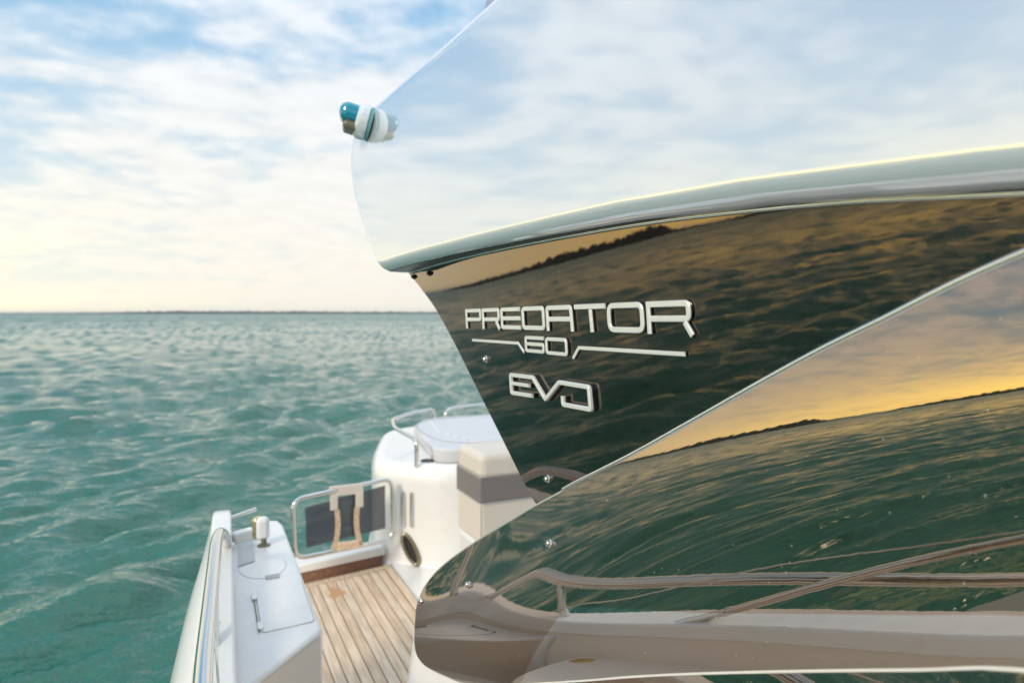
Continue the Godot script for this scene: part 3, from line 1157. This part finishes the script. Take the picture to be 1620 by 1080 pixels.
func build_cockpit() -> void:
	var P := Shape.new()
	P.flat(PackedVector3Array([Vector3(0.1, 1.185, -1.2), Vector3(3.6, 1.185, -1.2), Vector3(3.6, 1.185, -5.4), Vector3(1.0, 1.185, -5.2), Vector3(0.5, 1.185, -4.95), Vector3(0.1, 1.185, -3.9)]), Vector3.UP)
	commit(P.mesh(), "cockpit_sole", M.caulk, yacht)
	var deck := Node3D.new()
	deck.name = "teak_deck"
	yacht.add_child(deck, true)
	var rng := RandomNumberGenerator.new()
	rng.seed = 3
	var pitch := 0.0625
	var x := 1.247 - pitch * 13
	for i in 13:
		var wide := pitch - 0.0065
		var z1 := aft_z(x) + 0.062
		P = Shape.new()
		var y0 := 1.188
		var y1 := 1.2 + rng.randf() * 0.0006
		var b := 0.0012
		var q := [Vector3(x, y1 - b, -1.6), Vector3(x + b, y1, -1.6), Vector3(x + wide - b, y1, -1.6), Vector3(x + wide, y1 - b, -1.6)]
		var e := [Vector3(x, y1 - b, z1), Vector3(x + b, y1, z1), Vector3(x + wide - b, y1, z1), Vector3(x + wide, y1 - b, z1)]
		for k in 3:
			P.flat(PackedVector3Array([q[k], q[k + 1], e[k + 1], e[k]]), Vector3(k - 1.0, 1, 0))
		P.flat(PackedVector3Array([q[0], e[0], e[0] - Vector3(0, 0.012, 0), q[0] - Vector3(0, 0.012, 0)]), Vector3.LEFT)
		P.flat(PackedVector3Array([q[3], e[3], e[3] - Vector3(0, 0.012, 0), q[3] - Vector3(0, 0.012, 0)]), Vector3.RIGHT)
		commit(P.mesh(), "teak_plank", M["teak%d" % (i % 4)], deck)
		x += pitch
	# margin boards along the aft end and along the right-hand side
	P = Shape.new()
	P.prism(PackedVector2Array([Vector2(0.40, aft_z(0.40) + 0.056), Vector2(1.302, aft_z(1.302) + 0.056), Vector2(1.302, aft_z(1.302) - 0.015), Vector2(0.40, aft_z(0.40) - 0.015)]), [[0.0, 1.186], [0.0, 1.2], [0.001, 1.201]])
	commit(P.mesh(), "margin_board", M.teak3, deck)
	P = Shape.new()
	P.prism(PackedVector2Array([Vector2(1.249, -1.6), Vector2(1.302, -1.6), Vector2(1.302, aft_z(1.302) + 0.060), Vector2(1.249, aft_z(1.249) + 0.060)]), [[0.0, 1.186], [0.0, 1.2], [0.001, 1.201]])
	commit(P.mesh(), "margin_board", M.teak1, deck)
	P = Shape.new()
	var spot := PackedVector2Array()
	for i in 18:
		var a := TAU * i / 18.0
		var r := 1.0 + 0.28 * sin(a * 3.0 + 1.0) + 0.16 * sin(a * 5.0 + 0.4)
		spot.append(Vector2(0.835 + 0.048 * r * cos(a), -4.66 + 0.085 * r * sin(a)))
	P.prism(spot, [[0.0, 1.2012], [0.004, 1.2018]])
	commit(P.mesh(), "stain", M.rust, deck, "orange brown stain on the pale planks")
	# white side sole to the right of the teak
	P = Shape.new()
	P.prism(PackedVector2Array([Vector2(1.306, -1.5), Vector2(3.5, -1.5), Vector2(3.5, -5.2), Vector2(1.306, -5.05)]), [[0.0, 1.186], [0.0, 1.205], [0.012, 1.213]])
	commit(P.mesh(), "side_sole", M.gel, yacht)
	# sill under the gate: teak riser below a white ledge
	P = Shape.new()
	P.prism(PackedVector2Array([Vector2(0.42, aft_z(0.42) - 0.022), Vector2(1.24, aft_z(1.24) - 0.022), Vector2(1.24, aft_z(1.24) - 0.16), Vector2(0.42, aft_z(0.42) - 0.16)]), [[0.0, 1.1], [0.0, 1.278]])
	commit(P.mesh(), "sill_riser", M.riser, yacht)
	P = Shape.new()
	P.prism(PackedVector2Array([Vector2(0.40, aft_z(0.40) - 0.018), Vector2(1.27, aft_z(1.27) - 0.018), Vector2(1.27, aft_z(1.27) - 0.20), Vector2(0.40, aft_z(0.40) - 0.20)]), [[0.0, 1.281], [0.0, 1.325], [0.004, 1.335], [0.014, 1.339]], true, true)
	commit(P.mesh(), "sill", M.gel, yacht)
	# gate: bent tube with a smoked pane
	var gate := Node3D.new()
	gate.name = "gate"
	yacht.add_child(gate, true)
	gate.set_meta("label", "steel tube gate with a smoked pane at the stern")
	var at := func(u: float, y: float) -> Vector3:
		return Vector3(lerpf(0.571, 1.31, u), y, lerpf(-4.76, -4.93, u))
	P = Shape.new()
	P.tube(rounded([at.call(0.0, 1.845), at.call(0.99, 1.880), at.call(1.0, 1.424), at.call(0.018, 1.436)], 0.085, true), 0.0155, 12, false)
	commit(P.mesh(), "gate_frame", M.steel, gate)
	P = Shape.new()
	var pane := [at.call(0.115, 1.775), at.call(0.915, 1.835), at.call(0.915, 1.515), at.call(0.125, 1.497)]
	P.flat(PackedVector3Array(pane), Vector3(0, 0, 1))
	var shifted := PackedVector3Array()
	for p in pane:
		shifted.append(p + Vector3(0, 0, -0.006))
	P.flat(shifted, Vector3(0, 0, -1))
	commit(P.mesh(), "gate_pane", M.smoked, gate)
	# hinge posts on the moulding and the oval fairlead below
	for k in 2:
		P = Shape.new()
		var hx := 1.392 + k * 0.052
		P.tube(PackedVector3Array([Vector3(hx, 1.505, -4.955 + k * 0.05), Vector3(hx, 1.752, -4.955 + k * 0.05)]), 0.019 - 0.004 * k, 12)
		P.tube(PackedVector3Array([Vector3(hx, 1.752, -4.955 + k * 0.05), Vector3(hx, 1.767, -4.955 + k * 0.05)]), 0.009, 8)
		commit(P.mesh(), "hinge_post", M.steel, yacht)
	P = Shape.new()
	var ring := PackedVector3Array()
	var hole := PackedVector3Array()
	for i in 25:
		var a := TAU * i / 24.0
		var p := Vector3(1.432, 1.335, -4.905) + Vector3(0.036, -0.105, 0.045) * cos(a) + Vector3(0.032, 0.012, 0.02) * sin(a)
		ring.append(p)
		if i < 24:
			hole.append(p + Vector3(-0.003, 0, -0.006))
	P.tube(ring, 0.0145, 10, false)
	var fair := commit(P.mesh(), "fairlead", M.bronze, yacht, "oval fairlead ring low on the white stern moulding")
	P = Shape.new()
	P.flat(hole, Vector3(-0.3, 0, 1))
	commit(P.mesh(), "opening", M.black, fair)


func build_stern() -> void:
	var P := Shape.new()
	var plan := PackedVector2Array()
	var ctrl := [Vector3(1.235, 0, -5.30), Vector3(1.250, 0, -5.10), Vector3(1.36, 0, -5.00), Vector3(1.50, 0, -4.86), Vector3(1.68, 0, -4.72), Vector3(2.1, 0, -4.62), Vector3(3.3, 0, -4.45), Vector3(3.5, 0, -6.7), Vector3(1.9, 0, -6.7), Vector3(1.60, 0, -6.5), Vector3(1.33, 0, -5.7)]
	for p in rounded(ctrl, 0.2, true, 4):
		plan.append(Vector2(p.x, p.z))
	plan.resize(plan.size() - 1)
	var layers := [[-0.03, 1.19], [-0.012, 1.215], [0.0, 1.26], [0.0, 1.83]]
	for i in 9:
		var t := (i + 1) / 9.0 * PI / 2
		layers.append([0.11 * (1.0 - cos(t)), 1.83 + 0.14 * sin(t)])
	P.prism(plan, layers)
	var stern := commit(P.mesh(), "stern_moulding", M.gel, yacht, "white rounded stern moulding under the sun pad")
	for q in [[1.60, -4.99, 0.050], [1.70, -4.93, 0.040]]:
		P = Shape.new()
		P.lathe(Vector3(q[0], 1.9705, q[1]), Vector3.UP, PackedVector2Array([Vector2(q[2] + 0.008, 0.0), Vector2(q[2] + 0.006, 0.006), Vector2(q[2], 0.006), Vector2(q[2] - 0.002, 0.001), Vector2(0, 0.001)]), 20)
		commit(P.mesh(), "cup_holder", M.black, stern)
	# grab rails round the pad
	P = Shape.new()
	P.tube(rounded([Vector3(1.49, 1.955, -4.93), Vector3(1.478, 2.16, -4.87), Vector3(1.475, 2.16, -5.24), Vector3(1.475, 2.16, -5.50), Vector3(1.566, 2.16, -5.91), Vector3(1.827, 2.16, -6.24), Vector3(2.146, 2.16, -6.44), Vector3(2.13, 1.96, -6.42)], 0.10), 0.016, 12)
	commit(P.mesh(), "pad_rail", M.steel, stern, "bent steel grab rail at the near corner of the sun pad")
	P = Shape.new()
	P.tube(rounded([Vector3(2.22, 1.96, -6.36), Vector3(2.21, 2.16, -6.34), Vector3(2.50, 2.16, -6.50), Vector3(3.2, 2.16, -6.60)], 0.11), 0.016, 12)
	commit(P.mesh(), "pad_rail", M.steel, stern, "second grab rail along the aft edge of the sun pad")
	# the sun pad lies on the moulding
	var pad := thing("sun_pad", "pale grey ribbed sun pad cushion on the white stern moulding", "cushion", Vector3(2.24, 1.974, -5.55))
	P = Shape.new()
	var outline := []
	for c in [Vector3(-0.62, 0, 0.64), Vector3(-0.44, 0, -0.48), Vector3(-0.28, 0, -0.74), Vector3(-0.05, 0, -0.82), Vector3(1.0, 0, -0.80), Vector3(1.0, 0, 0.84), Vector3(-0.50, 0, 0.74)]:
		outline.append(c)
	plan = PackedVector2Array()
	for p in rounded(outline, 0.07, true, 4):
		plan.append(Vector2(p.x, p.z))
	plan.resize(plan.size() - 1)
	P.prism(plan, [[0.012, 0.0], [0.0, 0.015], [0.0, 0.085], [0.006, 0.10], [0.02, 0.108]])
	commit(P.mesh(), "cushion", M.vinyl, pad)
	for i in 9:
		P = Shape.new()
		var z := 0.52 - i * 0.135
		var x0 := -0.36 + 0.10 * absf(i - 4.0) / 4.0
		P.pebble(Vector3((x0 + 0.95) * 0.5, 0.110, z), Vector3((0.95 - x0) * 0.5, 0.008, 0.058), 0.0075, Basis(), 3)
		commit(P.mesh(), "ribbed_panel", M.vinyl, pad)
	P = Shape.new()
	P.tube(smooth([Vector3(0.95, 0.110, 0.675), Vector3(0.1, 0.110, 0.665), Vector3(-0.40, 0.110, 0.50), Vector3(-0.50, 0.110, 0.1), Vector3(-0.42, 0.110, -0.45), Vector3(-0.12, 0.110, -0.70), Vector3(0.9, 0.110, -0.71)], 6), 0.004, 6)
	commit(P.mesh(), "piping", M.seam, pad)
	# cockpit sofa in front of it
	var sofa := thing("sofa", "cream cockpit sofa with a grey band round its back", "sofa", Vector3(2.25, 1.2, -4.11))
	P = Shape.new()
	P.pebble(Vector3(0, 0.225, 0.02), Vector3(0.66, 0.225, 0.20), 0.03, Basis(), 3)
	commit(P.mesh(), "sofa_base", M.gel, sofa)
	P = Shape.new()
	P.pebble(Vector3(0, 0.595, 0), Vector3(0.66, 0.145, 0.21), 0.03, Basis(), 3)
	commit(P.mesh(), "lower_back", M.cream, sofa)
	P = Shape.new()
	P.pebble(Vector3(0, 0.797, 0), Vector3(0.664, 0.080, 0.214), 0.012, Basis(), 3)
	commit(P.mesh(), "back_band", M.band, sofa, "grey band round the cream sofa back")
	P = Shape.new()
	P.pebble(Vector3(0, 0.940, 0), Vector3(0.66, 0.085, 0.21), 0.05, Basis(), 5)
	commit(P.mesh(), "upper_back", M.cream, sofa)
	P = Shape.new()
	P.tube(rounded([Vector3(-0.60, 0.880, 0.213), Vector3(-0.663, 0.880, 0.213), Vector3(-0.663, 0.880, -0.213), Vector3(0.6, 0.880, -0.213)], 0.03), 0.0035, 8)
	P.tube(rounded([Vector3(0.60, 0.716, 0.215), Vector3(-0.663, 0.716, 0.215), Vector3(-0.663, 0.716, -0.215)], 0.03), 0.0035, 8)
	P.tube(PackedVector3Array([Vector3(-0.653, 0.47, 0.203), Vector3(-0.653, 0.70, 0.203)]), 0.003, 8)
	commit(P.mesh(), "piping", M.seam, sofa)


func build_ladder() -> void:
	# the folded boarding ladder that hangs on the inner side of the gate
	var l := thing("boarding_ladder", "folded teak boarding ladder with a cream bracket on the stern gate", "ladder", Vector3(0.96, 1.40, -4.83))
	var P := Shape.new()
	P.pebble(Vector3(-0.012, 0.455, 0), Vector3(0.118, 0.036, 0.012), 0.006, Basis(), 2)
	for s in [-1.0, 1.0]:
		P.pebble(Vector3(-0.012 + s * 0.090, 0.375, 0.003), Vector3(0.027, 0.052, 0.0125), 0.006, Basis(), 2)
	commit(P.mesh(), "bracket", M.cream, l)
	for s in [-1.0, 1.0]:
		P = Shape.new()
		var a := [PackedVector3Array(), PackedVector3Array(), PackedVector3Array(), PackedVector3Array(), PackedVector3Array()]
		for i in 13:
			var t := i / 12.0
			var xm: float = -0.010 + s * (0.072 - 0.016 * sin(t * PI) + 0.022 * t)
			var y := lerpf(0.325, 0.045, t)
			for k in 5:
				var q: Vector2 = [Vector2(-0.018, -0.008), Vector2(-0.018, 0.008), Vector2(0.018, 0.008), Vector2(0.018, -0.008), Vector2(-0.018, -0.008)][k]
				a[k].append(Vector3(xm + q.x, y, q.y))
		for k in 4:
			P.grid([a[k], a[k + 1]], [Vector3.LEFT, Vector3(0, 0, 1), Vector3.RIGHT, Vector3(0, 0, -1)][k])
		P.flat(PackedVector3Array([a[0][0], a[1][0], a[2][0], a[3][0]]), Vector3.UP)
		commit(P.mesh(), "ladder_side", M.teak2, l)
	P = Shape.new()
	P.pebble(Vector3(-0.004, 0.062, 0.012), Vector3(0.075, 0.028, 0.016), 0.005, Basis(), 2)
	commit(P.mesh(), "tread", M.teak1, l)


# ---------------------------------------------------------------- materials
func wood(seed_: int, tint: Color, light: Color) -> StandardMaterial3D:
	var n := FastNoiseLite.new()
	n.seed = seed_
	n.frequency = 0.012
	n.fractal_octaves = 4
	var t := NoiseTexture2D.new()
	t.width = 256
	t.height = 256
	t.noise = n
	t.seamless = true
	var g := Gradient.new()
	g.offsets = PackedFloat32Array([0.2, 0.5, 0.8])
	g.colors = PackedColorArray([tint.darkened(0.06), tint, light])
	t.color_ramp = g
	var m := StandardMaterial3D.new()
	m.albedo_texture = t
	m.roughness = 0.62
	m.uv1_triplanar = true
	m.uv1_world_triplanar = true
	m.uv1_scale = Vector3(9.0, 9.0, 0.9)
	m.uv1_offset = Vector3(seed_ * 0.37, 0.0, seed_ * 0.21)
	return m


func plain_mat(c: Color, rough: float, metal := 0.0, coat := 0.0) -> StandardMaterial3D:
	var m := StandardMaterial3D.new()
	m.albedo_color = c
	m.roughness = rough
	m.metallic = metal
	if coat > 0.0:
		m.clearcoat_enabled = true
		m.clearcoat = coat
		m.clearcoat_roughness = 0.03
	return m


func make_materials() -> void:
	M.gel = plain_mat(lin(0.85, 0.85, 0.84), 0.35, 0.0, 0.6)
	var gn := FastNoiseLite.new()
	gn.seed = 14
	gn.frequency = 0.008
	gn.fractal_octaves = 6
	gn.fractal_gain = 0.62
	var gt := NoiseTexture2D.new()
	gt.width = 512
	gt.height = 512
	gt.noise = gn
	gt.seamless = true
	var gg := Gradient.new()
	gg.offsets = PackedFloat32Array([0.15, 0.5, 0.85])
	gg.colors = PackedColorArray([lin(0.835, 0.83, 0.815), lin(0.86, 0.86, 0.85), lin(0.87, 0.87, 0.86)])
	gt.color_ramp = gg
	M.gel.albedo_color = Color.WHITE
	M.gel.albedo_texture = gt
	M.gel.uv1_triplanar = true
	M.gel.uv1_world_triplanar = true
	M.gel.uv1_scale = Vector3(3.1, 3.1, 3.1)
	M.beige_bounce = plain_mat(lin(0.80, 0.73, 0.65), 0.5)  # side deck beige; on bulwark and locker the painted bounce from the teak
	M.silver = plain_mat(lin(0.74, 0.79, 0.87), 0.045, 0.42, 0.8)
	M.mirror = plain_mat(lin(0.375, 0.298, 0.238), 0.012, 1.0)
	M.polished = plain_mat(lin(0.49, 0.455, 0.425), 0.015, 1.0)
	M.fin = plain_mat(lin(0.175, 0.132, 0.106), 0.012, 1.0)
	var wob := FastNoiseLite.new()
	wob.seed = 31
	wob.frequency = 0.02
	wob.fractal_octaves = 3
	var wt := NoiseTexture2D.new()
	wt.width = 512
	wt.height = 512
	wt.noise = wob
	wt.seamless = true
	wt.as_normal_map = true
	wt.bump_strength = 4.0
	for m in [M.mirror, M.fin, M.polished]:
		m.normal_enabled = true
		m.normal_texture = wt
		m.normal_scale = 0.0045
		m.uv1_scale = Vector3(2.6, 2.6, 1)
	M.edge = plain_mat(lin(0.42, 0.45, 0.40), 0.2, 0.3)
	M.chrome = plain_mat(lin(0.93, 0.93, 0.90), 0.16, 0.35)
	M.chrome_dark_reflection = plain_mat(lin(0.16, 0.175, 0.19), 0.08, 1.0)  # letter sides: the dark surroundings that chrome reflects are put into the colour
	M.lamp_white = plain_mat(lin(0.70, 0.76, 0.80), 0.12, 0.1, 1.0)
	M.steel = plain_mat(lin(0.74, 0.73, 0.70), 0.10, 1.0)
	M.brass = plain_mat(lin(0.72, 0.58, 0.30), 0.15, 1.0)
	M.bronze = plain_mat(lin(0.35, 0.30, 0.20), 0.2, 1.0)
	M.black = plain_mat(lin(0.012, 0.012, 0.013), 0.35)
	M.smoke = plain_mat(lin(0.16, 0.15, 0.10), 0.2)
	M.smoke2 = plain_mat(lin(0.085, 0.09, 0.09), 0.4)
	M.teal = plain_mat(lin(0.16, 0.38, 0.42), 0.4)
	M.lens = plain_mat(lin(0.0, 0.26, 0.40), 0.08, 0.0, 1.0)
	M.mast = plain_mat(lin(0.42, 0.47, 0.66), 0.3)
	M.seam = plain_mat(lin(0.42, 0.43, 0.44), 0.6)
	M.pad = plain_mat(lin(0.58, 0.60, 0.60), 0.8)
	M.caulk = plain_mat(lin(0.17, 0.12, 0.08), 0.8)
	M.rust = plain_mat(lin(0.60, 0.34, 0.17), 0.8)
	M.riser = wood(9, lin(0.24, 0.12, 0.08), lin(0.30, 0.17, 0.11))
	M.vinyl = plain_mat(lin(0.66, 0.67, 0.70), 0.55)
	M.cream = plain_mat(lin(0.72, 0.66, 0.59), 0.55)
	M.band = plain_mat(lin(0.21, 0.19, 0.19), 0.6)
	M.land = plain_mat(lin(0.030, 0.040, 0.030), 0.95)
	for i in 4:
		M["teak%d" % i] = wood(20 + i, [lin(0.72, 0.54, 0.38), lin(0.78, 0.59, 0.42), lin(0.67, 0.49, 0.34), lin(0.74, 0.58, 0.43)][i], [lin(0.80, 0.63, 0.46), lin(0.84, 0.67, 0.50), lin(0.76, 0.59, 0.43), lin(0.80, 0.66, 0.51)][i])
	var s := plain_mat(Color(0.30, 0.29, 0.34, 0.66), 0.05)
	s.transparency = BaseMaterial3D.TRANSPARENCY_ALPHA
	M.smoked = s
	var n := FastNoiseLite.new()
	n.seed = 8
	n.frequency = 0.011
	n.fractal_octaves = 5
	n.fractal_gain = 0.56
	var t := NoiseTexture2D.new()
	t.width = 1024
	t.height = 1024
	t.noise = n
	t.seamless = true
	t.as_normal_map = true
	t.bump_strength = 10.0
	var sea := plain_mat(lin(0.010, 0.126, 0.080), 0.05)
	sea.metallic_specular = 0.6
	sea.normal_enabled = true
	sea.normal_texture = t
	sea.normal_scale = 1.1
	sea.uv1_scale = Vector3(0.16, 0.30, 1)
	M.sea = sea


func _ready() -> void:
	# camera: 24 mm lens on a full frame, at the side rail, focused on the badge
	var cam := Camera3D.new()
	cam.name = "camera"
	add_child(cam, true)
	cam.position = EYE
	cam.rotation_degrees = Vector3(-2.333, -24.868, 0.0)
	cam.fov = 53.13
	cam.near = 0.05
	cam.far = 40000.0
	var lens := CameraAttributesPhysical.new()
	lens.frustum_focal_length = 24.0
	lens.frustum_focus_distance = 1.28
	lens.frustum_near = 0.05
	lens.frustum_far = 40000.0
	lens.exposure_aperture = 4.0
	cam.attributes = lens
	cam.current = true
	var around := WorldEnvironment.new()
	around.name = "world_environment"
	var env := Environment.new()
	env.background_mode = Environment.BG_SKY
	var sky := Sky.new()
	var pan := PanoramaSkyMaterial.new()
	pan.panorama = sky_texture()
	sky.sky_material = pan
	env.sky = sky
	env.tonemap_mode = Environment.TONE_MAPPER_LINEAR
	env.tonemap_exposure = 1.12
	env.fog_enabled = true
	env.fog_density = 0.00006
	env.fog_light_color = Color(0.86, 0.90, 0.93)
	env.sdfgi_enabled = true
	env.ssao_enabled = true
	env.ssil_enabled = true
	around.environment = env
	add_child(around, true)
	# the sun low behind cloud on the starboard beam
	var sun := DirectionalLight3D.new()
	sun.name = "sun"
	sun.light_color = Color(1.0, 0.93, 0.81)
	sun.light_energy = 0.55
	sun.light_angular_distance = 14.0
	sun.shadow_enabled = true
	add_child(sun, true)
	var bear := deg_to_rad(120.0)
	var el := deg_to_rad(29.0)
	sun.look_at_from_position(Vector3(-sin(bear) * cos(el), sin(el), -cos(bear) * cos(el)) * 50.0, Vector3.ZERO)

	make_materials()
	build_sea()
	build_shore()
	yacht = thing("motor_yacht", "white motor yacht with black mirror glass sides and chrome lettering", "yacht")
	build_hardtop()
	build_fin()
	build_glass()
	build_bulwark()
	build_quarter()
	build_cockpit()
	build_stern()
	build_ladder()
